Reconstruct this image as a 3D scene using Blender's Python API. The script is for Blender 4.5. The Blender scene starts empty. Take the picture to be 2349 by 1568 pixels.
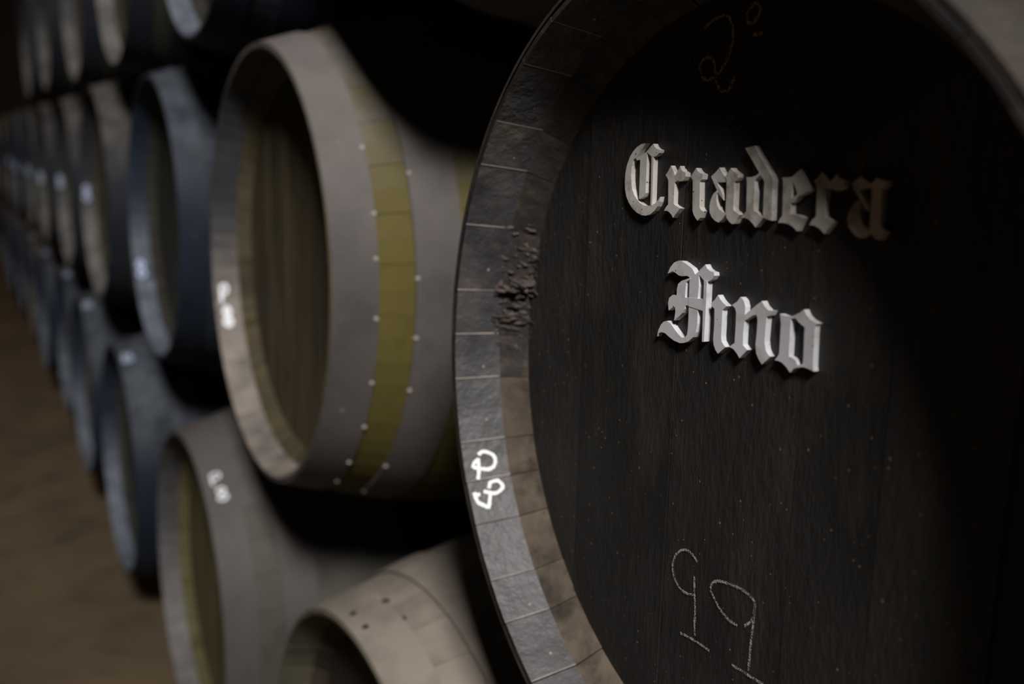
import bpy, bmesh, math, random
from mathutils import Vector, Matrix
from mathutils.geometry import tessellate_polygon

SC = bpy.context.scene
COL = SC.collection

# ---------------------------------------------------------------- camera
FPX, PW, PH = 2334.28, 2349.0, 1568.0
CAM_R = Vector((0.4827873, 0.8753640, 0.0255790))      # camera right in world axes
CAM_D = Vector((0.1746957, -0.0676459, -0.9822960))    # camera down
CAM_F = Vector((-0.8581363, 0.4787086, -0.1855809))    # camera forward
CAM_C = Vector((0.0, -0.4892, 0.2091))
cam_data = bpy.data.cameras.new('camera')
cam = bpy.data.objects.new('camera', cam_data)
COL.objects.link(cam)
rot = Matrix((CAM_R, -CAM_D, -CAM_F)).transposed()
cam.matrix_world = Matrix.Translation(CAM_C) @ rot.to_4x4()
cam_data.sensor_width = 36.0
cam_data.lens = FPX / PW * 36.0
cam_data.clip_start = 0.02
cam_data.dof.use_dof = True
cam_data.dof.focus_distance = 0.905
cam_data.dof.aperture_fstop = 2.7
SC.camera = cam

# ---------------------------------------------------------------- world, lights, exposure
SC.view_settings.view_transform = 'Standard'
SC.view_settings.look = 'None'
SC.view_settings.gamma = 1.0
SC.view_settings.exposure = 0.0
SC.view_settings.use_curve_mapping = False
world = bpy.data.worlds.new('world')
SC.world = world
world.use_nodes = True
world.node_tree.nodes['Background'].inputs[0].default_value = (0.6, 0.75, 1.0, 1)
world.node_tree.nodes['Background'].inputs[1].default_value = 0.0

LDIR = Vector((2.45, -1.0, 2.35)).normalized()     # from the lettered barrel to the high window
WIN_C = Vector((-0.637, 0, 0)) + LDIR * ((4.1 + 0.637) / LDIR.x)
ld = bpy.data.lights.new('window_daylight', 'AREA')
ld.shape = 'RECTANGLE'
ld.size, ld.size_y = 1.2, 1.2
ld.energy = 162
ld.spread = math.radians(80)
ld.color = (1.0, 0.97, 0.95)
lo = bpy.data.objects.new('window_daylight', ld)
COL.objects.link(lo)
lo.location = WIN_C
lo.rotation_euler = (Vector((-3.0, -0.4, -0.4)) - WIN_C).to_track_quat('-Z', 'Z').to_euler()

# ---------------------------------------------------------------- helpers
def pix_ray(u, v):
    return CAM_R * (u - PW / 2) + CAM_D * (v - PH / 2) + CAM_F * FPX

def pix_on_y(u, v, y):
    r = pix_ray(u, v)
    return CAM_C + r * ((y - CAM_C.y) / r.y)

def new_mat(name):
    m = bpy.data.materials.new(name)
    m.use_nodes = True
    nt = m.node_tree
    b = nt.nodes['Principled BSDF']
    return m, nt, b

def coords(nt, scale=(1, 1, 1), rand=True):
    tc = nt.nodes.new('ShaderNodeTexCoord')
    mp = nt.nodes.new('ShaderNodeMapping')
    mp.inputs['Scale'].default_value = scale
    nt.links.new(tc.outputs['Object'], mp.inputs['Vector'])
    w = None
    if rand:
        oi = nt.nodes.new('ShaderNodeObjectInfo')
        mu = nt.nodes.new('ShaderNodeMath'); mu.operation = 'MULTIPLY'
        mu.inputs[1].default_value = 40
        nt.links.new(oi.outputs['Random'], mu.inputs[0])
        w = mu.outputs[0]
    return mp.outputs[0], w

def noise(nt, co, scale, detail=4, rough=0.6, lo=0.35, hi=0.65):
    vec, w = co
    n = nt.nodes.new('ShaderNodeTexNoise')
    n.noise_dimensions = '4D'
    n.inputs['Scale'].default_value = scale
    n.inputs['Detail'].default_value = detail
    n.inputs['Roughness'].default_value = rough
    nt.links.new(vec, n.inputs['Vector'])
    if w is not None:
        nt.links.new(w, n.inputs['W'])
    mr = nt.nodes.new('ShaderNodeMapRange')
    mr.inputs['From Min'].default_value = lo
    mr.inputs['From Max'].default_value = hi
    nt.links.new(n.outputs[0], mr.inputs['Value'])
    return mr.outputs[0], n.outputs[0]

def mixc(nt, fac, a, b, amount=1.0):
    mx = nt.nodes.new('ShaderNodeMix'); mx.data_type = 'RGBA'
    if amount != 1.0:
        mu = nt.nodes.new('ShaderNodeMath'); mu.operation = 'MULTIPLY'
        mu.inputs[1].default_value = amount
        nt.links.new(fac, mu.inputs[0]); fac = mu.outputs[0]
    nt.links.new(fac, mx.inputs[0])
    for k, c in ((6, a), (7, b)):
        if isinstance(c, tuple):
            mx.inputs[k].default_value = (*c, 1)
        else:
            nt.links.new(c, mx.inputs[k])
    return mx.outputs[2]

def bump(nt, b, h, strength, dist=0.002, prev=None):
    bp = nt.nodes.new('ShaderNodeBump')
    bp.inputs['Strength'].default_value = strength
    bp.inputs['Distance'].default_value = dist
    nt.links.new(h, bp.inputs['Height'])
    if prev is not None:
        nt.links.new(prev, bp.inputs['Normal'])
    nt.links.new(bp.outputs[0], b.inputs['Normal'])
    return bp.outputs[0]

def specks(nt, co, scale, size):
    v = nt.nodes.new('ShaderNodeTexVoronoi')
    v.inputs['Scale'].default_value = scale
    nt.links.new(co[0], v.inputs['Vector'])
    lt = nt.nodes.new('ShaderNodeMath'); lt.operation = 'LESS_THAN'
    # only some cells carry a speck: compare with a size scaled by the cell's random colour
    sep = nt.nodes.new('ShaderNodeSeparateColor')
    nt.links.new(v.outputs['Color'], sep.inputs[0])
    pw = nt.nodes.new('ShaderNodeMath'); pw.operation = 'POWER'; pw.inputs[1].default_value = 5
    nt.links.new(sep.outputs[0], pw.inputs[0])
    mu = nt.nodes.new('ShaderNodeMath'); mu.operation = 'MULTIPLY'; mu.inputs[1].default_value = size
    nt.links.new(pw.outputs[0], mu.inputs[0])
    nt.links.new(v.outputs['Distance'], lt.inputs[0])
    nt.links.new(mu.outputs[0], lt.inputs[1])
    return lt.outputs[0]

def surface_mat(name, base, dust, stain=None, rough=0.65, scale=(1, 1, 1), n1=6, n2=25, dust_amt=0.8,
                stain_amt=0.7, bumps=((60, 0.4, 0.002),), speck=None, metallic=0.0, spec=0.4, settle=None):
    m, nt, b = new_mat(name)
    co = coords(nt, scale)
    f1, _ = noise(nt, co, n1, 6, 0.62)
    c = mixc(nt, f1, base, dust, dust_amt)
    if stain:
        f2, _ = noise(nt, co, n2, 5, 0.6, 0.5, 0.68)
        c = mixc(nt, f2, c, stain, stain_amt)
    if settle:
        # dust that has settled on whatever faces upwards
        g = nt.nodes.new('ShaderNodeNewGeometry')
        sx = nt.nodes.new('ShaderNodeSeparateXYZ')
        nt.links.new(g.outputs['Normal'], sx.inputs[0])
        mr = nt.nodes.new('ShaderNodeMapRange'); mr.interpolation_type = 'SMOOTHSTEP'
        mr.inputs['From Min'].default_value, mr.inputs['From Max'].default_value = settle[1], settle[2]
        nt.links.new(sx.outputs['Z'], mr.inputs['Value'])
        f3, _ = noise(nt, co, n1 * 1.7, 4, 0.6, 0.2, 0.6)
        mu = nt.nodes.new('ShaderNodeMath'); mu.operation = 'MULTIPLY'
        nt.links.new(mr.outputs[0], mu.inputs[0]); nt.links.new(f3, mu.inputs[1])
        c = mixc(nt, mu.outputs[0], c, settle[0])
    if speck:
        s = specks(nt, coords(nt, (1, 1, 1), False), speck[0], speck[1])
        c = mixc(nt, s, c, speck[2])
    nt.links.new(c, b.inputs['Base Color'])
    b.inputs['Roughness'].default_value = rough
    b.inputs['Metallic'].default_value = metallic
    b.inputs['Specular IOR Level'].default_value = spec
    prev = None
    for s, st, di in bumps:
        _, h = noise(nt, co, s, 5, 0.6)
        prev = bump(nt, b, h, st, di, prev)
    return m

def mesh_obj(name, verts, faces, mats, parent=None, midx=None, smooth=False):
    me = bpy.data.meshes.new(name)
    me.from_pydata([tuple(v) for v in verts], [], faces)
    for m in (mats if isinstance(mats, (list, tuple)) else [mats]):
        me.materials.append(m)
    if midx:
        for p, k in zip(me.polygons, midx):
            p.material_index = k
    if smooth:
        for p in me.polygons:
            p.use_smooth = True
    bm = bmesh.new(); bm.from_mesh(me)
    bmesh.ops.recalc_face_normals(bm, faces=bm.faces)
    bm.to_mesh(me); bm.free()
    o = bpy.data.objects.new(name, me)
    COL.objects.link(o)
    if parent:
        o.parent = parent
    return o

def box(name, lo_, hi_, mat, parent=None):
    x0, y0, z0 = lo_; x1, y1, z1 = hi_
    v = [(x, y, z) for x in (x0, x1) for y in (y0, y1) for z in (z0, z1)]
    f = [(0, 1, 3, 2), (4, 6, 7, 5), (0, 4, 5, 1), (2, 3, 7, 6), (0, 2, 6, 4), (1, 5, 7, 3)]
    return mesh_obj(name, v, f, mat, parent)

def structure(o, label, cat=None):
    o['kind'] = 'structure'
    o['label'] = label
    if cat:
        o['category'] = cat
    return o

# ---------------------------------------------------------------- materials
M_FLOOR = surface_mat('earth_floor', (0.085, 0.06, 0.034), (0.17, 0.117, 0.062), (0.048, 0.036, 0.023), 0.85, n1=1.3, n2=5,
                      bumps=((14, 0.5, 0.01), (60, 0.4, 0.004)))
M_WALL = surface_mat('old_limewash', (0.05, 0.036, 0.024), (0.03, 0.022, 0.016), None, 0.95, n1=1.2, bumps=((8, 0.3, 0.01),))
M_CEIL = surface_mat('dark_ceiling', (0.02, 0.015, 0.01), (0.03, 0.02, 0.014), None, 0.95, n1=1.0)
M_BEAM = surface_mat('runner_wood', (0.05, 0.04, 0.03), (0.09, 0.07, 0.05), None, 0.85, scale=(0.3, 2, 2), n1=8)

M_B1_HEAD = surface_mat('black_painted_oak', (0.0125, 0.012, 0.0115), (0.03, 0.0275, 0.0255), (0.055, 0.043, 0.033), 0.56,
                        scale=(2.2, 1, 0.75), n1=4, n2=10, dust_amt=0.9, stain_amt=0.45,
                        bumps=((20, 0.4, 0.004), (85, 0.75, 0.003)), speck=(170, 0.17, (0.2, 0.165, 0.135)), spec=0.35)
M_B1_STAVE = surface_mat('worn_black_stave', (0.014, 0.013, 0.0125), (0.03, 0.026, 0.024), (0.12, 0.08, 0.055), 0.7, spec=0.15, stain_amt=0.5, n1=14, n2=34,
                         bumps=((45, 0.4, 0.003), (160, 0.3, 0.001)))
M_B1_CHIME = surface_mat('scuffed_chime', (0.026, 0.0255, 0.028), (0.066, 0.063, 0.065), (0.16, 0.125, 0.095), 0.48, n1=16, n2=22, stain_amt=0.45, settle=((0.1, 0.095, 0.097), -0.3, 0.6),
                         bumps=((24, 0.6, 0.006), (100, 0.7, 0.003)), speck=(90, 0.2, (0.3, 0.24, 0.19)))
M_B1_HOWEL = surface_mat('bare_oak_edge', (0.055, 0.043, 0.033), (0.16, 0.125, 0.092), (0.02, 0.017, 0.015), 0.85, n1=20, n2=30, spec=0.15, stain_amt=0.85,
                         bumps=((50, 0.6, 0.003),))
M_B1_HOWEL_BLACK = surface_mat('blackened_oak_edge', (0.016, 0.014, 0.013), (0.04, 0.033, 0.028), (0.11, 0.075, 0.05), 0.7, n1=18, n2=40, stain_amt=0.5,
                         bumps=((60, 0.7, 0.004),))
M_JOINT = surface_mat('pale_joint', (0.3, 0.26, 0.235), (0.1, 0.085, 0.08), None, 0.8, n1=30)
M_HOOP_RUST = surface_mat('rusty_hoop', (0.028, 0.025, 0.022), (0.055, 0.047, 0.04), (0.16, 0.09, 0.055), 0.75, n1=14, n2=70, stain_amt=0.25, spec=0.15,
                          bumps=((90, 0.4, 0.001),))
M_GRIME = surface_mat('mould_grime', (0.014, 0.012, 0.011), (0.05, 0.042, 0.04), (0.22, 0.12, 0.075), 0.6, n1=45, n2=90, stain_amt=0.35,
                      bumps=((160, 0.8, 0.003),))
M_LETTER_W = surface_mat('white_letter', (0.66, 0.66, 0.68), (0.6, 0.6, 0.62), (0.25, 0.2, 0.15), 0.5, n1=12, n2=70, stain_amt=0.35,
                         bumps=((200, 0.1, 0.0004),), speck=(220, 0.2, (0.09, 0.07, 0.05)))
M_LETTER_D = surface_mat('soiled_white_letter', (0.68, 0.65, 0.62), (0.52, 0.47, 0.42), (0.2, 0.155, 0.11), 0.6, n1=22, n2=45, stain_amt=0.75, spec=0.25,
                         bumps=((200, 0.15, 0.0005),), speck=(220, 0.2, (0.09, 0.07, 0.05)))

def family(name, hoop_a, hoop_b, wood_a, wood_b, head_a, head_b, chime_a, chime_b, dust_h, dust_c):
    hoop = surface_mat(name + '_hoop', hoop_a, hoop_b, tuple(c * 0.5 for c in hoop_a), 0.6, n1=7, n2=14, stain_amt=0.5,
                       bumps=((40, 0.25, 0.002),), spec=0.12, speck=(40, 0.12, (0.3, 0.27, 0.25)), settle=(dust_h, 0.1, 0.75))
    wood = surface_mat(name + '_stave', wood_a, wood_b, tuple(c * 0.5 for c in wood_a), 0.75, n1=6, n2=12, stain_amt=0.5,
                       spec=0.12, bumps=((50, 0.3, 0.002),), settle=(dust_h, 0.15, 0.85))
    head = surface_mat(name + '_head', head_a, head_b, tuple(c * 0.45 for c in head_a), 0.7, scale=(4, 1, 0.6), n1=5, n2=9, spec=0.12,
                       bumps=((40, 0.3, 0.002),))
    chime = surface_mat(name + '_chime', chime_a, chime_b, tuple(c * 0.5 for c in chime_a), 0.6, n1=8, n2=14, stain_amt=0.5,
                        spec=0.12, bumps=((50, 0.3, 0.002),), settle=(dust_c, -0.25, 0.6))
    return dict(hoop=hoop, wood=wood, head=head, chime=chime, howel=head)

FAM = {
    'grey': family('grey', (0.068, 0.061, 0.059), (0.13, 0.114, 0.104), (0.085, 0.07, 0.018), (0.115, 0.092, 0.026),
                   (0.05, 0.041, 0.025), (0.095, 0.076, 0.043), (0.034, 0.035, 0.039), (0.06, 0.058, 0.06), (0.135, 0.12, 0.112), (0.24, 0.205, 0.175)),
    'brown': family('brown', (0.11, 0.098, 0.088), (0.17, 0.15, 0.13), (0.12, 0.1, 0.08), (0.18, 0.15, 0.12),
                    (0.03, 0.024, 0.02), (0.06, 0.045, 0.032), (0.07, 0.065, 0.045), (0.1, 0.09, 0.06), (0.27, 0.23, 0.19), (0.14, 0.12, 0.08)),
    'dark': family('dark', (0.065, 0.061, 0.06), (0.1, 0.091, 0.086), (0.065, 0.06, 0.05), (0.085, 0.08, 0.065),
                   (0.075, 0.067, 0.03), (0.12, 0.1, 0.048), (0.05, 0.049, 0.052), (0.085, 0.08, 0.08), (0.1, 0.089, 0.083), (0.14, 0.13, 0.125)),
    'blue': family('blue', (0.009, 0.013, 0.021), (0.016, 0.021, 0.032), (0.016, 0.02, 0.028), (0.024, 0.028, 0.036),
                   (0.028, 0.026, 0.022), (0.045, 0.041, 0.034), (0.014, 0.02, 0.032), (0.026, 0.035, 0.052), (0.072, 0.08, 0.094), (0.125, 0.14, 0.168)),
    'tan': family('tan', (0.012, 0.015, 0.021), (0.024, 0.026, 0.032), (0.024, 0.024, 0.02), (0.036, 0.034, 0.026),
                  (0.032, 0.03, 0.018), (0.05, 0.045, 0.027), (0.02, 0.023, 0.029), (0.038, 0.04, 0.046), (0.11, 0.099, 0.089), (0.17, 0.158, 0.143)),
}
FAM['lettered'] = dict(hoop=M_HOOP_RUST, wood=M_B1_STAVE, head=M_B1_HEAD, chime=M_B1_CHIME, howel=M_B1_HOWEL)

def chalk_mat(name, col, lo, hi, sc):
    m, nt, b = new_mat(name)
    co = coords(nt, rand=False)
    f, _ = noise(nt, co, sc, 3, 0.7, lo, hi)
    b.inputs['Base Color'].default_value = (*col, 1)
    b.inputs['Roughness'].default_value = 0.95
    nt.links.new(f, b.inputs['Alpha'])
    return m
M_CHALK = chalk_mat('white_chalk', (0.86, 0.88, 0.86), 0.1, 0.3, 300)
M_CHALK_FAINT = chalk_mat('faint_chalk', (0.5, 0.48, 0.45), 0.44, 0.56, 700)
M_CHALK_YELLOW = chalk_mat('ochre_chalk', (0.5, 0.33, 0.17), 0.44, 0.56, 700)
M_CHALK_FAR = chalk_mat('blurred_chalk', (0.8, 0.82, 0.85), 0.1, 0.3, 200)
M_CHALK_BLUE = chalk_mat('dull_bluish_chalk', (0.4, 0.46, 0.62), 0.1, 0.3, 200)

# ---------------------------------------------------------------- the hall
FLOOR_Z = -1.40
X0, X1, Y0, Y1, ZC = -19.0, 4.25, -4.6, 1.75, 6.6
structure(box('floor', (X0, Y0, FLOOR_Z - 0.1), (X1, Y1, FLOOR_Z), M_FLOOR), 'brown earthen cellar floor along the barrels')
structure(box('ceiling', (X0, Y0, ZC), (X1, Y1, ZC + 0.1), M_CEIL), 'dark high cellar ceiling')
structure(box('wall_back', (X0, Y1, FLOOR_Z), (X1, Y1 + 0.15, ZC), M_WALL), 'old wall behind the barrel rows')
structure(box('wall_front', (X0, Y0 - 0.15, FLOOR_Z), (X1, Y0, ZC), M_WALL), 'old wall across the aisle')
structure(box('wall_left', (X0 - 0.15, Y0, FLOOR_Z), (X0, Y1, ZC), M_WALL), 'end wall far down the aisle')
# near end wall with a high window opening
wy0, wy1, wz0, wz1 = WIN_C.y - 0.7, WIN_C.y + 0.7, WIN_C.z - 0.7, WIN_C.z + 0.7
vs, fs = [], []
for x in (X1, X1 + 0.3):
    for (y, z) in ((Y0, FLOOR_Z), (Y1, FLOOR_Z), (Y1, ZC), (Y0, ZC), (wy0, wz0), (wy1, wz0), (wy1, wz1), (wy0, wz1)):
        vs.append((x, y, z))
for k in range(4):
    a, b = k, (k + 1) % 4
    fs += [(a, b, 4 + b, 4 + a), (8 + a, 12 + a, 12 + b, 8 + b), (4 + a, 4 + b, 12 + b, 12 + a), (a, 8 + a, 8 + b, b)]
structure(mesh_obj('wall_right', vs, fs, M_WALL), 'end wall with the high window')
m_frame = surface_mat('window_wood', (0.06, 0.045, 0.03), (0.1, 0.075, 0.05), None, 0.7)
wf = bpy.data.objects.new('window_1', None); COL.objects.link(wf)
structure(wf, 'high window lighting the cellar')
for nm, a, b in (('window_frame', (wy0, wz0), (wy1, wz0 + 0.06)), ('window_frame', (wy0, wz1 - 0.06), (wy1, wz1)),
                 ('window_frame', (wy0, wz0 + 0.06), (wy0 + 0.06, wz1 - 0.06)), ('window_frame', (wy1 - 0.06, wz0 + 0.06), (wy1, wz1 - 0.06))):
    box(nm, (X1 + 0.1, a[0], a[1]), (X1 + 0.16, b[0], b[1]), m_frame, wf)
m_pane, nt, b = new_mat('daylit_pane')
b.inputs['Base Color'].default_value = (0.8, 0.85, 0.9, 1)
b.inputs['Emission Color'].default_value = (0.9, 0.95, 1, 1)
b.inputs['Emission Strength'].default_value = 2.0
box('pane', (X1 + 0.125, wy0 + 0.06, wz0 + 0.06), (X1 + 0.135, wy1 - 0.06, wz1 - 0.06), m_pane, wf)

# ---------------------------------------------------------------- barrels
L, R0, RB = 1.30, 0.376, 0.485
HEAD_Y, HEAD_R = 0.075, 0.341
def prof(t):
    return R0 + (RB - R0) * (1 - ((t - L / 2) / (L / 2)) ** 2)

T_OUT = [0, .03, .07, .12, .18, .26, .4, .65, .9, 1.05, 1.15, 1.23, 1.3]
LOOP = [(t, prof(t)) for t in T_OUT] + [(1.3, prof(1.3) - .028), (1.05, prof(1.05) - .028), (.65, RB - .028),
        (.25, prof(.25) - .03), (.1, .346), (.085, .336), (.074, .338), (.05, .359), (0, .371)]
N_OUT = len(T_OUT)
def stave_mesh(name, half, mats, joint=0.0, jit=0.0, rng=None):
    """one stave about local +Z radial direction, axis along +Y"""
    cols = [-half, 0, half] if not joint else [-half, -half + joint / R0, 0, half]
    n = len(LOOP)
    dr = (rng.uniform(-jit, jit) if rng else 0)
    dt = (rng.uniform(0, jit * 1.5) if rng else 0)
    vs, fs, mi = [], [], []
    for a in cols:
        for k, (t, r) in enumerate(LOOP):
            rr = r + dr
            if k == 0 or k == n - 1:
                t = t + dt
            vs.append((rr * math.sin(a), t, rr * math.cos(a)))
    for c in range(len(cols) - 1):
        for k in range(n):
            k2 = (k + 1) % n
            fs.append((c * n + k, c * n + k2, (c + 1) * n + k2, (c + 1) * n + k))
            if k < N_OUT:
                mi.append(0)
            elif k == n - 1 and joint:
                mi.append(0)
            elif k in (n - 2, n - 1):
                mi.append(3 if (joint and c == 0) else 1)
            elif k in (n - 3, n - 4):
                mi.append(2)
            else:
                mi.append(0)
    fs.append(tuple(range(n))); mi.append(0)
    fs.append(tuple(range((len(cols) - 1) * n, len(cols) * n))); mi.append(0)
    me = bpy.data.meshes.new(name)
    me.from_pydata(vs, [], fs)
    for m in mats:
        me.materials.append(m)
    for p, k in zip(me.polygons, mi):
        p.material_index = k
    bm = bmesh.new(); bm.from_mesh(me)
    bmesh.ops.recalc_face_normals(bm, faces=bm.faces)
    bm.to_mesh(me); bm.free()
    return me

def hoop_mesh(name, t0, t1, mat, thick=0.0035, seg=96, lift=0.0006):
    k = 3
    pts = [(t0 + (t1 - t0) * i / k) for i in range(k + 1)]
    ring = [(t, prof(t) + lift + thick) for t in pts] + [(t, prof(t) + lift) for t in reversed(pts)]
    n = len(ring)
    vs, fs = [], []
    for s in range(seg):
        a = 2 * math.pi * s / seg
        for t, r in ring:
            vs.append((r * math.sin(a), t, r * math.cos(a)))
    for s in range(seg):
        s2 = (s + 1) % seg
        for i in range(n):
            j = (i + 1) % n
            fs.append((s * n + i, s * n + j, s2 * n + j, s2 * n + i))
    me = bpy.data.meshes.new(name)
    me.from_pydata(vs, [], fs)
    me.materials.append(mat)
    bm = bmesh.new(); bm.from_mesh(me)
    bmesh.ops.recalc_face_normals(bm, faces=bm.faces)
    bm.to_mesh(me); bm.free()
    for p in me.polygons:
        p.use_smooth = True
    me.set_sharp_from_angle(angle=0.6)
    return me

def board_mesh(name, x0, x1, mat, dy=0.0, r=HEAD_R):
    """head board between x0 and x1, cut round by the head circle"""
    top, bot = [], []
    for i in range(9):
        x = x0 + (x1 - x0) * i / 8
        z = math.sqrt(max(r * r - x * x, 1e-6))
        top.append((x, z)); bot.append((x, -z))
    outline = top + bot[::-1]
    n = len(outline)
    vs = [(x, HEAD_Y + dy, z) for x, z in outline] + [(x, HEAD_Y + .022, z) for x, z in outline]
    fs = [tuple(range(n)), tuple(range(2 * n - 1, n - 1, -1))] + [(i, (i + 1) % n, n + (i + 1) % n, n + i) for i in range(n)]
    me = bpy.data.meshes.new(name)
    me.from_pydata(vs, [], fs)
    me.materials.append(mat)
    bm = bmesh.new(); bm.from_mesh(me)
    bmesh.ops.recalc_face_normals(bm, faces=bm.faces)
    bm.to_mesh(me); bm.free()
    return me

def disc_mesh(name, y, r, mat, thick=0.02, seg=64):
    vs = [(r * math.sin(2 * math.pi * s / seg), yy, r * math.cos(2 * math.pi * s / seg)) for yy in (y, y + thick) for s in range(seg)]
    fs = [tuple(range(seg)), tuple(range(2 * seg - 1, seg - 1, -1))] + [(i, (i + 1) % seg, seg + (i + 1) % seg, seg + i) for i in range(seg)]
    me = bpy.data.meshes.new(name)
    me.from_pydata(vs, [], fs)
    me.materials.append(mat)
    bm = bmesh.new(); bm.from_mesh(me)
    bmesh.ops.recalc_face_normals(bm, faces=bm.faces)
    bm.to_mesh(me); bm.free()
    return me

def lathe_body_mesh(name, mats, seg=56):
    n = len(LOOP)
    vs, fs, mi = [], [], []
    for s in range(seg):
        a = 2 * math.pi * s / seg
        for t, r in LOOP:
            vs.append((r * math.sin(a), t, r * math.cos(a)))
    for s in range(seg):
        s2 = (s + 1) % seg
        for k in range(n):
            k2 = (k + 1) % n
            fs.append((s * n + k, s * n + k2, s2 * n + k2, s2 * n + k))
            mi.append(0 if k < N_OUT else 1 if k in (n - 2, n - 1) else 2 if k in (n - 3, n - 4) else 0)
    me = bpy.data.meshes.new(name)
    me.from_pydata(vs, [], fs)
    for m in mats:
        me.materials.append(m)
    for p, k in zip(me.polygons, mi):
        p.material_index = k
        p.use_smooth = True
    bm = bmesh.new(); bm.from_mesh(me)
    bmesh.ops.recalc_face_normals(bm, faces=bm.faces)
    bm.to_mesh(me); bm.free()
    me.set_sharp_from_angle(angle=0.5)
    return me

CACHE = {}
def cached(key, fn):
    if key not in CACHE:
        CACHE[key] = fn()
    return CACHE[key]

def part(name, me, root, roty=0.0):
    o = bpy.data.objects.new(name, me)
    COL.objects.link(o)
    o.parent = root
    o.location = (0, 0, RB)          # root stands at the barrel's underside
    o.rotation_euler = (0, roty, 0)
    return o

HOOPS = [(0.001, 0.066), (0.118, 0.187), (0.36, 0.42), (0.88, 0.94), (1.132, 1.182), (1.234, 1.2965)]
BOARDS = [-.335, -.205, -.085, .03, .115, .225, .335]
def barrel_root(x, y, z, label, scale=1.0):
    e = bpy.data.objects.new('sherry_barrel', None)
    COL.objects.link(e)
    e.location = (x, y, z - RB * scale)
    e.scale = (scale, 1, scale)
    e.empty_display_size = 0.2
    e['label'] = label
    e['category'] = 'barrel'
    e['group'] = 'sherry barrels stacked in three rows'
    return e

NST = 34
def build_barrel(x, y, z, fam, label, detail=True, spin=0.0, scale=1.0):
    F = FAM[fam]
    e = barrel_root(x, y, z, label, scale)
    mats = [F['wood'], F['chime'], F['howel'], M_JOINT]
    if detail:
        me = cached(('stave', fam), lambda: stave_mesh('stave', math.pi / NST - 0.0012, mats))
        for k in range(NST):
            part('stave', me, e, spin + 2 * math.pi * k / NST)
        for k in range(len(BOARDS) - 1):
            bme = cached(('board', fam, k), lambda: board_mesh('head_board', BOARDS[k] + .0006, BOARDS[k + 1] - .0006, F['head'], dy=0.0008 * ((k * 7) % 3 - 1)))
            part('head_board', bme, e, 0)
    else:
        part('body', cached(('body', fam), lambda: lathe_body_mesh('body', mats[:3])), e, spin)
        part('head', cached(('head', fam), lambda: disc_mesh('head', HEAD_Y, HEAD_R, F['head'])), e, 0)
    for i, (a, b) in enumerate(HOOPS if detail else HOOPS[:3]):
        part('hoop', cached(('hoop', fam, i), lambda: hoop_mesh('hoop', a, b, F['hoop'], seg=96 if detail else 56)), e, spin)
    part('back_head', cached(('bhead', fam), lambda: disc_mesh('back_head', 1.21, HEAD_R, F['head'], seg=40)), e, 0)
    return e

ORD = ['first', 'second', 'third', 'fourth', 'fifth', 'sixth', 'seventh', 'eighth', 'ninth', 'tenth', 'eleventh', 'twelfth', 'thirteenth']
BX, BY, BZ = -0.637, 0.0, 0.0
ZA, ZCT = -0.831, 0.811

# ---- the lettered barrel, built stave by stave
rng = random.Random(5)
B1 = barrel_root(BX, BY, BZ, 'large black barrel with white Gothic letters on its head')
F = FAM['lettered']
ang, widths = 0.0, [rng.uniform(0.75, 1.3) for _ in range(38)]
tot = sum(widths)
for w in widths:
    wa = 2 * math.pi * w / tot
    bare = math.radians(165) < ang + wa / 2 < math.radians(259)      # bare oak shows only low on the far side
    me = stave_mesh('stave', wa / 2 - 0.0012, [M_B1_STAVE, M_B1_CHIME, M_B1_HOWEL if bare else M_B1_HOWEL_BLACK, M_JOINT], joint=0.0018, jit=0.0006, rng=rng)
    part('stave', me, B1, ang + wa / 2)
    ang += wa
for a, b in HOOPS:
    part('hoop', hoop_mesh('hoop', a, b, M_HOOP_RUST, seg=128, lift=0.0024, thick=0.0032), B1)
part('back_head', disc_mesh('back_head', 1.21, HEAD_R, M_B1_HEAD), B1)
seam_x = [-HEAD_R + .001] + [pix_on_y(u, 900, HEAD_Y).x - BX for u in (1334, 1545, 1838, 2042)] + [.262, HEAD_R - .001]
for k in range(len(seam_x) - 1):
    part('head_board', board_mesh('head_board', seam_x[k] + .0005, seam_x[k + 1] - .0005, M_B1_HEAD, dy=(0.0004, -0.0005, 0.0003, 0.0, -.0004, 0.0003)[k]), B1)

m_seam = surface_mat('dusty_seam', (0.14, 0.11, 0.09), (0.05, 0.042, 0.037), None, 0.9, n1=40)
for k in (1, 3, 4):
    xs_ = seam_x[k]
    zz_ = math.sqrt(HEAD_R ** 2 - xs_ ** 2) - 0.004
    o = box('seam_filler', (xs_ - .0007, HEAD_Y + .0006, -zz_), (xs_ + .0007, HEAD_Y + .01, zz_), m_seam, B1)
    o.location = (0, 0, RB)

def to_b1(p):
    return Vector((p.x - BX, p.y - BY, p.z - BZ))

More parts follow.
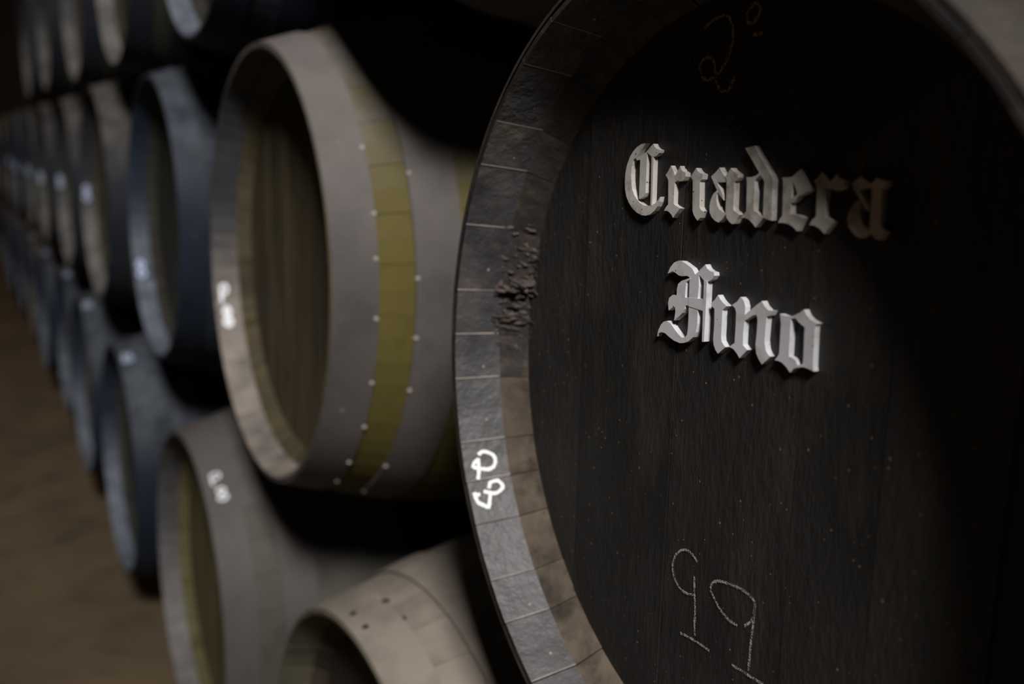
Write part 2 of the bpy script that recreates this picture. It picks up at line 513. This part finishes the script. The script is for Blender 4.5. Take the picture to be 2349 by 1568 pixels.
# ---- lettering: outlines of each letter's front face, in pixels of three enlargements of the photograph
Z2 = (1400, 300, 6.525); Z3 = (1700, 300, 6.03); Z4 = (1480, 570, 5.2256)
LETTERS = [
 ('capital letter C', 'D', Z2, [
  [(535,185),(470,195),(400,240),(340,310),(290,400),(250,510),(225,640),(217,760),(222,880),(240,980),(275,1070),(330,1160),(400,1225),(470,1262),(530,1268),(600,1245),(660,1195),(705,1130),(735,1060),(748,985),(715,1035),(670,1085),(610,1112),(555,1125),(500,1115),(440,1075),(395,1020),(355,950),(328,870),(314,760),(312,640),(322,520),(345,430),(385,400),(430,350),(470,280)],
  [(385,400),(432,385),(545,310),(552,360),(540,650),(528,930),(500,985),(430,1020),(445,560),(450,430),(400,440)],
  [(620,370),(652,370),(640,760),(628,1120),(603,1120),(612,760)],
  [(545,315),(600,245),(650,193),(668,235),(700,268),(748,290),(735,330),(710,360),(670,385),(620,383),(585,350)]]),
 ('first small letter r', 'D', Z2, [
  [(908,520),(868,600),(828,662),(852,700),(868,740),(866,1100),(835,1135),(803,1195),(855,1198),(890,1225),(918,1262),(938,1302),(985,1240),(1040,1160),(1005,1135),(970,1115),(948,1092),(955,900),(963,770),(1010,742),(1055,757),(1095,740),(1125,685),(1127,628),(1085,605),(1062,575),(1045,525),(1005,605),(968,672),(945,600)]]),
 ('small dotless letter i in the upper word', 'D', Z2, [
  [(1285,555),(1245,620),(1200,682),(1220,715),(1234,745),(1232,1000),(1230,1190),(1245,1250),(1275,1305),(1305,1342),(1345,1300),(1385,1205),(1355,1180),(1335,1140),(1338,950),(1340,755),(1375,725),(1388,650),(1340,630),(1310,600)]]),
 ('first small letter a', 'D', Z2, [
  [(1635,548),(1580,615),(1510,682),(1570,760),(1640,770),(1720,765),(1750,720),(1700,660),(1665,610)],
  [(1510,682),(1560,730),(1595,765),(1635,850),(1680,950),(1695,1038),(1640,960),(1600,890),(1555,790)],
  [(1600,890),(1545,940),(1505,1030),(1487,1130),(1490,1220),(1520,1290),(1570,1345),(1620,1370),(1670,1330),(1720,1260),(1735,1235),(1690,1215),(1640,1180),(1605,1120),(1590,1040),(1595,960),(1615,915)],
  [(1810,555),(1770,620),(1720,690),(1750,740),(1745,760),(1738,1000),(1728,1230),(1745,1300),(1785,1360),(1830,1395),(1865,1385),(1900,1320),(1945,1255),(1900,1220),(1850,1190),(1845,1150),(1855,950),(1860,765),(1890,745),(1915,700),(1915,650),(1870,620),(1835,590)]]),
 ('small letter d with a slanting ascender', 'D', Z3, [
  [(55,240),(185,205),(230,295),(320,455),(412,605),(440,680),(430,900),(418,1240),(360,1225),(300,1195),(310,950),(322,700),(290,640),(235,550),(150,400)],
  [(75,640),(140,640),(205,620),(255,580),(275,605),(225,650),(188,690),(185,850),(172,1108),(215,1125),(265,1165),(305,1200),(250,1275),(200,1335),(155,1275),(110,1228),(60,1205),(5,1202),(40,1150),(72,1108),(78,900),(82,700)]]),
 ('small letter e', 'D', Z3, [
  [(570,645),(640,645),(712,632),(712,700),(700,800),(690,930),(688,1010),(685,1150),(760,1160),(820,1180),(855,1200),(810,1290),(770,1385),(720,1330),(650,1285),(580,1270),(510,1270),(540,1210),(570,1170),(578,900),(582,700)],
  [(712,632),(770,580),(830,525),(865,570),(905,660),(950,790),(940,830),(850,880),(790,905),(735,985),(685,1000),(685,940),(765,890),(780,870),(748,760),(712,700)]]),
 ('second small letter r', 'D', Z3, [
  [(1120,565),(1065,635),(1005,700),(1030,730),(1050,775),(1045,950),(1035,1185),(985,1225),(945,1300),(1015,1310),(1070,1340),(1112,1380),(1150,1425),(1210,1350),(1275,1265),(1240,1230),(1195,1205),(1160,1185),(1165,950),(1175,790),(1245,800),(1310,825),(1370,810),(1420,770),(1435,680),(1390,670),(1350,640),(1330,590),(1290,640),(1240,700),(1195,650),(1160,610)]]),
 ('last small letter a, half in shadow', 'D', Z3, [
  [(1655,625),(1590,680),(1520,735),(1570,800),(1600,850),(1660,810),(1720,790),(1815,790),(1815,740),(1740,700)],
  [(1535,755),(1620,800),(1680,900),(1770,1050),(1740,1110),(1680,1010),(1610,890)],
  [(1630,960),(1560,1020),(1500,1110),(1470,1220),(1485,1320),(1540,1400),(1600,1460),(1650,1480),(1710,1440),(1790,1390),(1740,1340),(1690,1300),(1660,1230),(1645,1130),(1650,1020)],
  [(1880,650),(1830,710),(1790,750),(1815,800),(1810,950),(1790,1200),(1780,1370),(1820,1440),(1870,1500),(1920,1510),(1960,1450),(2000,1390),(1960,1340),(1940,1290),(1945,1050),(1955,800),(2010,760),(2030,690),(1980,690),(1930,670)]]),
 ('capital letter F with curling swashes', 'W', Z4, [
  [(270,298),(300,225),(345,168),(395,145),(440,150),(480,175),(520,205),(560,235),(585,280),(600,312),(645,300),(640,345),(545,350),(500,325),(440,330),(400,320),(365,290),(330,270)],
  [(600,312),(640,275),(680,230),(722,190),(745,240),(780,268),(825,285),(830,325),(800,370),(760,395),(715,395),(680,350),(655,320)],
  [(535,345),(645,300),(645,450),(632,600),(632,740),(628,900),(608,1000),(580,1060),(520,1110),(470,1128),(420,1132),(350,1103),(290,1058),(240,1012),(200,998),(165,1012),(145,1050),(158,980),(190,910),(222,875),(262,865),(305,895),(350,960),(400,1028),(440,1065),(478,1068),(505,1025),(515,950),(520,850),(525,700),(530,500)],
  [(500,365),(440,385),(400,420),(385,480),(380,560),(330,555),(290,590),(278,650),(285,740),(310,720),(340,700),(362,700),(365,760),(350,860),(400,820),(450,770),(478,720),(485,680),(535,680),(535,590),(482,585),(490,450)],
  [(500,365),(540,350),(545,365),(498,400),(490,450),(486,430)],
  [(525,585),(705,605),(705,745),(630,725),(525,690)],
  [(712,385),(748,385),(735,700),(712,1115),(688,1115),(700,740)]]),
 ('small dotless letter i in the lower word', 'W', Z4, [
  [(872,555),(835,610),(788,655),(805,695),(830,720),(828,900),(815,1080),(820,1150),(840,1210),(870,1258),(910,1225),(962,1180),(945,1160),(915,1110),(910,1050),(918,900),(925,735),(978,690),(935,650),(905,615)]]),
 ('small letter n', 'W', Z4, [
  [(1142,580),(1100,635),(1040,675),(1075,710),(1090,760),(1085,900),(1072,1130),(1040,1150),(1010,1180),(1055,1200),(1095,1250),(1130,1312),(1170,1270),(1225,1215),(1195,1185),(1170,1150),(1175,1000),(1190,870),(1195,780),(1200,700),(1185,630),(1165,600)],
  [(1190,795),(1260,740),(1330,680),(1400,628),(1405,720),(1340,790),(1290,800),(1190,865)],
  [(1400,628),(1380,700),(1335,780),(1350,850),(1340,1000),(1325,1150),(1332,1250),(1360,1320),(1400,1387),(1450,1345),(1505,1293),(1475,1270),(1445,1210),(1432,1110),(1445,950),(1458,815),(1500,800),(1530,745),(1478,740),(1430,690)]]),
 ('small letter o', 'W', Z4, [
  [(1615,780),(1680,810),(1752,815),(1745,850),(1735,1000),(1720,1290),(1760,1310),(1800,1340),(1835,1400),(1780,1440),(1735,1485),(1700,1430),(1650,1375),(1600,1345),(1550,1335),(1580,1300),(1605,1260),(1618,1050),(1628,900)],
  [(1905,730),(1850,768),(1790,800),(1745,815),(1745,840),(1800,830),(1840,880),(1885,920),(1912,940),(1905,1100),(1897,1300),(1885,1415),(1950,1435),(2018,1472),(2012,1420),(2018,1250),(2028,1050),(2035,935),(2070,900),(2030,880),(1980,850),(1935,800)],
  [(1800,1380),(1835,1395),(1890,1385),(1890,1418),(1820,1425),(1790,1435)]]),
]
LT = 0.0052
for lab, mk, (ox, oy, s), polys in LETTERS:
    vs, fs = [], []
    for pk, poly in enumerate(polys):
        pts = []
        front = HEAD_Y - LT - 0.00012 * pk      # overlapping strokes sit a hair apart
        for (u, v) in poly:
            p = to_b1(pix_on_y(ox + u / s, oy + v / s, HEAD_Y - LT))
            pts.append((p.x, p.z))
        n, b0 = len(pts), len(vs)
        vs += [(x, front, z) for x, z in pts] + [(x, HEAD_Y + 0.0006, z) for x, z in pts]
        for tri in tessellate_polygon([[Vector((x, z, 0)) for x, z in pts]]):
            fs.append(tuple(b0 + k for k in tri))
        fs += [(b0 + i, b0 + (i + 1) % n, b0 + n + (i + 1) % n, b0 + n + i) for i in range(n)]
    o = mesh_obj('letter', vs, fs, M_LETTER_W if mk == 'W' else M_LETTER_D, B1)
    o.location = (0, 0, RB)
    o['label'] = ('white plastic ' if mk == 'W' else 'soiled white plastic ') + lab

# ---- chalk strokes
def ribbon(strokes, width, rng, normal_fn, wj=0.35):
    vs, fs = [], []
    for st in strokes:
        pts = []
        for a, b in zip(st[:-1], st[1:]):
            for i in range(5):
                pts.append(a.lerp(b, i / 5))
        pts.append(st[-1])
        base = len(vs)
        for i, p in enumerate(pts):
            t = (pts[min(i + 1, len(pts) - 1)] - pts[max(i - 1, 0)]).normalized()
            s = normal_fn(p).cross(t).normalized()
            w = width * 0.5 * (1 + rng.uniform(-wj, wj))
            vs += [p + s * w, p - s * w]
        fs += [(base + 2 * i, base + 2 * i + 1, base + 2 * i + 3, base + 2 * i + 2) for i in range(len(pts) - 1)]
    return vs, fs

def smooth(pts, closed=False, n=4):
    out = []
    P = pts
    for i in range(len(P) - 1):
        p0, p1, p2, p3 = P[max(i - 1, 0)], P[i], P[i + 1], P[min(i + 2, len(P) - 1)]
        for k in range(n):
            t = k / n
            out.append(tuple(0.5 * (2 * b + (c - a) * t + (2 * a - 5 * b + 4 * c - d) * t * t + (3 * b - a - 3 * c + d) * t ** 3)
                             for a, b, c, d in zip(p0, p1, p2, p3)))
    out.append(P[-1])
    return out

rngc = random.Random(9)
def head_chalk(name, strokes_px, width, mat, label):
    st = []
    for s in strokes_px:
        st.append([to_b1(pix_on_y(u, v, HEAD_Y - 0.0011)) for u, v in smooth(s)])
    vs, fs = ribbon(st, width, rngc, lambda p: Vector((0, -1, 0)))
    o = mesh_obj(name, vs, fs, mat, B1)
    o.location = (0, 0, RB)
    o['label'] = label
ZH = (1400, 1180, 3.915)
def zz(o, pts):
    return [(o[0] + u / o[2], o[1] + v / o[2]) for u, v in pts]
head_chalk('chalk_mark', [zz(ZH, [(785,430),(740,360),(690,318),(640,318),(590,360),(562,430),(562,510),(590,600),(640,675),(700,710),(745,720)]),
                          zz(ZH, [(755,545),(755,700),(762,850),(755,1000),(760,1085)]),
                          zz(ZH, [(625,1060),(700,1095),(790,1150),(890,1220)])], 0.0023, M_CHALK_FAINT, 'thin chalk figure resembling a nine with a base stroke')
head_chalk('chalk_mark', [zz(ZH, [(1140,995),(1060,940),(980,840),(930,740),(900,670),(920,610),(980,595),(1080,625),(1180,670),(1260,730),(1300,800),(1290,880),(1270,950),(1200,1000)]),
                          zz(ZH, [(1300,800),(1285,950),(1265,1120),(1250,1280),(1240,1400)]),
                          zz(ZH, [(1090,1350),(1180,1400),(1270,1460),(1370,1520)])], 0.0024, M_CHALK_FAINT, 'second thin chalk figure, a loop with a stem')
ZT = (1200, 0, 2.0444)
head_chalk('chalk_mark', [zz(ZT, [(850,135),(885,100),(940,72),(975,95),(985,170),(972,240),(940,310),(905,355),(865,375),(835,350),(832,300),(860,270),(890,275),(900,320),(905,380),(930,425),(965,420),(992,360)])],
           0.0028, M_CHALK_YELLOW, 'faint ochre chalk figure two near the top of the head')
head_chalk('chalk_mark', [zz(ZT, [(1110,20),(1085,18),(1055,55),(1055,105),(1085,100),(1110,60),(1112,20)]), zz(ZT, [(1075,165),(1125,155)])],
           0.0028, M_CHALK_YELLOW, 'faint raised ordinal mark in ochre chalk')

# chalk on the sloping chime of the lettered barrel
CH0, CH1 = (0.0, .371), (.05, .359)
CH_N = Vector((CH0[1] - CH1[1], CH1[0], 0)).normalized()    # (axial part, radial part) helper
def chime_r(t):
    return CH0[1] + (CH1[1] - CH0[1]) * t / CH1[0]
def chime_normal(p):
    rad = Vector((p.x, 0, p.z)).normalized()
    return (-rad * 0.972 + Vector((0, -0.233, 0))).normalized()
def pix_on_chime(u, v, cx, cy, cz, lift=0.0012):
    r = pix_ray(u, v)
    best, bt = None, None
    for k in range(401):
        t = 0.05 * k / 400
        q = CAM_C + r * ((cy + t - CAM_C.y) / r.y)
        d = math.hypot(q.x - cx, q.z - cz) - chime_r(t)
        if best is None or abs(d) < best:
            best, bt = abs(d), q
    p = Vector((bt.x - cx, bt.y - cy, bt.z - cz))
    return p + chime_normal(p) * lift
ZP = (1040, 1000, 7.84)
PS = [[(450,340),(490,290),(560,275),(640,300),(710,340),(750,420),(740,510),(690,570),(620,595),(540,590),(470,580),(350,550),(400,440),(450,420)],
      [(440,400),(450,520),(455,640),(440,780)]]
ES = [[(640,940),(655,840),(720,810),(800,800),(880,880),(880,930),(780,1020),(660,1020),(540,990)],
      [(480,1050),(400,1050),(370,1020),(410,1130),(450,1200),(560,1250),(630,1280),(650,1150),(665,1030)]]
for S, lb in ((PS, 'white chalk letter like a P on the rim'), (ES, 'white chalk figure like a four and eight on the rim')):
    st = [[pix_on_chime(u, v, BX, BY, BZ) for u, v in zz(ZP, smooth(s, n=2))] for s in S]
    vs, fs = ribbon(st, 0.004, rngc, chime_normal, 0.25)
    o = mesh_obj('chalk_mark', vs, fs, M_CHALK, B1); o.location = (0, 0, RB); o['label'] = lb

# ---- mould and grime caked in the corner of the lettered barrel's chime
from mathutils import noise as mnoise
vs, fs = [], []
NA, NS_ = 260, 22
a0, a1 = math.radians(-106), math.radians(-50)      # measured from the top, towards the aisle's far end
for i in range(NA):
    a = a0 + (a1 - a0) * i / (NA - 1)
    env = math.sin(math.pi * i / (NA - 1)) ** 0.5 * (0.3 + 0.9 * math.exp(-((math.degrees(a) + 80) / 10) ** 2)) * (0.95 + 0.5 * mnoise.noise(Vector((a * 14, 0.3, 8.2))))
    lip = 0.004 * mnoise.noise(Vector((a * 30, 5.5, 0.2)))
    for j in range(NS_):
        q = j / (NS_ - 1)
        # from the lower lip of the chime round to the head
        t = 0.040 + lip + (HEAD_Y - 0.038 - lip) * min(q / 0.8, 1)
        r = (0.3614 - 0.022 * max(0, (q - 0.3)) / 0.5) if q < 0.8 else 0.3394 - 0.02 * (q - 0.8) / 0.2
        e2 = math.sin(math.pi * q) ** 0.7
        nz = (mnoise.noise(Vector((a * 26, q * 2.4, 3.1))) * 0.4 + mnoise.noise(Vector((a * 85, q * 8, 1.7))) * 0.55
              + mnoise.noise(Vector((a * 170, q * 16, 4.7))) * 0.4 + 0.4)
        h = max(0, nz) * 0.013 * max(env, 0.0) * e2 - 0.0022 * (1 - min(1, max(env, 0) * 2) * e2)
        vs.append(((r - h) * math.sin(a), min(t, HEAD_Y + .001) - h * 0.4, (r - h) * math.cos(a)))
for i in range(NA - 1):
    for j in range(NS_ - 1):
        k = i * NS_ + j
        fs.append((k, k + 1, k + NS_ + 1, k + NS_))
o = mesh_obj('grime_crust', vs, fs, M_GRIME, B1, smooth=True)
o.location = (0, 0, RB); o['kind'] = 'stuff'; o['label'] = 'lumpy dark mould crust inside the rim'

# ---- the other barrels
B_POS = [(-1.773, -.012, -.004, 'grey'), (-2.896, -.003, 0, 'blue'), (-4.016, -.014, .01, 'tan'), (-5.141, -.005, 0, 'tan')]
A_POS = [(-1.262, -.034, -.006, 'brown'), (-2.346, -.047, -.008, 'dark'), (-3.463, -.045, .0, 'blue'), (-4.599, -.03, .004, 'blue')]
C_POS = [(-2.316, -.003, -.008, 'blue'), (-3.445, 0, 0, 'tan'), (-4.573, .005, 0, 'tan')]
rb = random.Random(21)
def extend(lst, fams, step, upto):
    x = lst[-1][0]
    k = 0
    while x - step > upto:
        x -= step
        lst.append((x, rb.uniform(-.012, .012), rb.uniform(-.004, .004), fams[k % len(fams)]))
        k += 1
extend(B_POS, ['tan', 'tan', 'blue', 'tan'], 1.125, -13.5)
extend(A_POS, ['blue', 'blue', 'tan', 'blue'], 1.12, -13.5)
extend(C_POS, ['tan', 'tan', 'blue', 'tan'], 1.128, -7.2)
TIERS = {}
DESC = {'grey': 'grey-brown', 'blue': 'blue-black', 'dark': 'dark grey', 'tan': 'dusty grey', 'brown': 'brown'}
for tier, lst, z, rowname in (('B', B_POS, 0.0, 'middle row'), ('A', A_POS, ZA, 'bottom row'), ('C', C_POS, ZCT, 'top row')):
    TIERS[tier] = []
    for k, (x, y, dz, fam) in enumerate(lst):
        if tier == 'B':
            lab = f'{DESC[fam]} barrel in the middle row, {ORD[k]} beyond the lettered one'
        elif tier == 'A':
            lab = f'{DESC[fam]} barrel in the bottom row, {ORD[k]} from the picture\'s lower edge'
        else:
            lab = f'{DESC[fam]} barrel in the top row, {ORD[k]} one showing past the lettered barrel'
        TIERS[tier].append(build_barrel(x, y, z + dz, fam, lab, detail=(k < (3 if tier != 'C' else 2)), spin=rb.uniform(0, 6.28)))
# neighbours that carry and shade the lettered barrel
build_barrel(-0.14, -.03, ZA, 'dark', 'dark grey barrel in the bottom row under the lettered barrel', False, 0.4)
build_barrel(-1.19, 0.0, ZCT, 'dark', 'dark grey barrel in the top row, resting on the lettered barrel', False, 0.7)
build_barrel(0.49, 0.0, 0.0, 'dark', 'dark grey barrel in the middle row, nearer than the lettered barrel', False, 0.2)

# ---- chalk marks on the other barrels
P_S = [[(0, 0), (0, 1)], [(0, 1), (.45, 1.05), (.6, .8), (.45, .55), (0, .5)]]
E_S = [[(.3, .5), (.05, .75), (.3, 1), (.55, .75), (.3, .5), (0, .22), (.3, 0), (.6, .22), (.3, .5)]]
def chime_chalk(root, ang, t0, size, strokes, label, width=0.006, mat=None):
    """strokes drawn on the sloping chime at angle ang from the top; the figure's height runs down the rim"""
    st = []
    for s in strokes:
        pts = []
        for (a, b) in smooth(s, n=3):
            t = min(max(t0 + (a - .3) * size * 0.6, 0.002), 0.038)
            r = chime_r(t)
            an = ang + (b - 0.5) * size / r
            p = Vector((r * math.sin(an), t, r * math.cos(an)))
            pts.append(p + chime_normal(p) * 0.0015)
        st.append(pts)
    vs, fs = ribbon(st, width, rngc, chime_normal, 0.25)
    o = mesh_obj('chalk_mark', vs, fs, mat or M_CHALK_FAR, root); o.location = (0, 0, RB); o['label'] = label
def hoop_chalk(root, ang, t0, size, strokes, label, width=0.006, mat=None):
    st = []
    for s in strokes:
        pts = []
        for (a, b) in smooth(s, n=3):
            t = t0 + (a - .3) * size
            r = prof(t) + 0.0055
            an = ang - (b - 0.5) * size / r
            pts.append(Vector((r * math.sin(an), t, r * math.cos(an))))
        st.append(pts)
    vs, fs = ribbon(st, width, rngc, lambda p: Vector((p.x, 0, p.z)).normalized(), 0.25)
    o = mesh_obj('chalk_mark', vs, fs, mat or M_CHALK_FAR, root); o.location = (0, 0, RB); o['label'] = label
def ang_of(u, v, y, x, z):
    p = pix_on_y(u, v, y)
    return math.atan2(p.x - x, p.z - z)
for k, e in enumerate(TIERS['B']):
    x, y, dz, fam = B_POS[k]
    if k == 0:
        chime_chalk(e, ang_of(512, 676, y + .02, x, dz), .02, .035, P_S, 'small white chalk mark on the rim', 0.006)
        chime_chalk(e, ang_of(524, 722, y + .02, x, dz), .022, .04, E_S, 'white chalk figure eight on the rim', 0.008)
    elif k < 8:
        a = ang_of(315, 642, y + .02, x, dz) if k == 1 else -1.62 - 0.0 * k + rngc.uniform(-.05, .05)
        chime_chalk(e, a, .02, .055, E_S, 'dull chalk mark on the rim', 0.008, M_CHALK_BLUE)
for k, e in enumerate(TIERS['A']):
    x, y, dz, fam = A_POS[k]
    if k == 1:
        hoop_chalk(e, 0.55, .03, .03, P_S, 'white chalk mark on the hoop', 0.0045)
        hoop_chalk(e, 0.655, .034, .032, E_S, 'white chalk figure on the hoop', 0.005)
    elif 2 <= k < 8:
        hoop_chalk(e, 0.35, .026, .05, E_S, 'dull chalk mark on the hoop', 0.007, M_CHALK_BLUE)

# ---- nails along the hoop edges of the grey barrel next to the lettered one, raised dark discs for holes in the brown barrel below
def nail_mesh(name, mat, r=0.004, h=0.0025):
    seg = 8
    vs = [(0, 0, h)] + [(r * .7 * math.cos(6.2832 * i / seg), r * .7 * math.sin(6.2832 * i / seg), h * .7) for i in range(seg)] + \
         [(r * math.cos(6.2832 * i / seg), r * math.sin(6.2832 * i / seg), -0.001) for i in range(seg)]
    fs = [(0, 1 + i, 1 + (i + 1) % seg) for i in range(seg)] + [(1 + i, 1 + seg + i, 1 + seg + (i + 1) % seg, 1 + (i + 1) % seg) for i in range(seg)]
    me = bpy.data.meshes.new(name); me.from_pydata(vs, [], fs); me.materials.append(mat)
    return me
m_nail = surface_mat('bright_nail', (0.3, 0.27, 0.24), (0.4, 0.37, 0.34), None, 0.5)
m_hole = surface_mat('dark_hole', (0.012, 0.01, 0.009), (0.016, 0.013, 0.011), None, 0.9)
nm = nail_mesh('nail_or_hole', m_nail)
def stud(name, me, root, ang, t, lift=0.0041):
    o = bpy.data.objects.new(name, me); COL.objects.link(o); o.parent = root
    r = prof(t) + lift
    o.location = (r * math.sin(ang), t, RB + r * math.cos(ang))
    o.rotation_euler = (0, ang, 0)
    return o
B2 = TIERS['B'][0]
for k in range(8):
    a = 1.05 + k * 0.215
    stud('nail_or_hole', nm, B2, a + rngc.uniform(-.05, .05), 0.064 + rngc.uniform(-.002, .002))
    if k % 4 != 1:
        stud('nail_or_hole', nm, B2, a + 0.06 + rngc.uniform(-.05, .05), 0.1205 + rngc.uniform(-.001, .001))
hm = nail_mesh('hole_disc', m_hole, 0.0065, 0.0012)  # low dark disc standing in for the darkness of a hole, not a nail
A1 = TIERS['A'][0]
ax, ay, adz, _f = A_POS[0]
def pix_on_body(u, v, cx, cy, cz):
    r = pix_ray(u, v)
    for k in range(2000):
        q = CAM_C + r * ((cy - 0.3 + 0.0005 * k - CAM_C.y) / r.y)
        t = q.y - cy
        if 0 <= t <= L and math.hypot(q.x - cx, q.z - cz) < prof(t) + 0.004:
            return math.atan2(q.x - cx, q.z - cz), t
    return None
for u, v in ((812, 1406), (885, 1377), (840, 1437), (925, 1412)):
    hit = pix_on_body(u, v, ax, ay, ZA + adz)
    if hit:
        stud('nail_or_hole', hm, A1, hit[0], hit[1], 0.0043 if hit[1] < .066 else 0.0005)

# ---- warm pendant lamp over the aisle
lamp = bpy.data.objects.new('pendant_lamp', None); COL.objects.link(lamp)
lamp.location = (-11.0, -2.2, 2.5)
lamp['label'] = 'enamelled pendant lamp hanging over the aisle, glowing warm'; lamp['category'] = 'lamp'
m_shade = surface_mat('enamel_shade', (0.03, 0.03, 0.03), (0.05, 0.05, 0.05), None, 0.4)
def lathe(name, pts, mat, parent, seg=32):
    vs = [(r * math.cos(6.28318 * i / seg), r * math.sin(6.28318 * i / seg), z) for i in range(seg) for r, z in pts]
    n = len(pts)
    fs = [(i * n + k, i * n + k + 1, ((i + 1) % seg) * n + k + 1, ((i + 1) % seg) * n + k) for i in range(seg) for k in range(n - 1)]
    return mesh_obj(name, vs, fs, mat, parent, smooth=True)
lathe('shade', [(0.02, 0.24), (0.05, 0.235), (0.06, 0.18), (0.2, 0.08), (0.205, 0.07), (0.195, 0.07), (0.055, 0.17), (0.02, 0.225)], m_shade, lamp)
lathe('cord', [(0.004, 0.23), (0.004, ZC - 2.5)], m_shade, lamp, 8)
m_bulb, nt, b = new_mat('warm_bulb')
b.inputs['Emission Color'].default_value = (1, 0.55, 0.22, 1)
b.inputs['Emission Strength'].default_value = 750
lathe('bulb', [(0.001, 0.03), (0.025, 0.04), (0.036, 0.07), (0.03, 0.11), (0.015, 0.15), (0.012, 0.2)], m_bulb, lamp, 20)

# ---- runner beams under the bottom row
for yy, lab in ((0.25, 'front wooden runner beam under the bottom row of barrels'), (1.05, 'rear wooden runner beam under the bottom row of barrels')):
    ztop = ZA - prof(yy + (.07 if yy < .65 else -.07)) - 0.024
    o = box('barrel_runner', (-14.2, yy - .07, FLOOR_Z), (0.6, yy + .07, ztop), M_BEAM)
    o['label'] = lab; o['category'] = 'beam'; o['group'] = 'runner beams under the barrels'
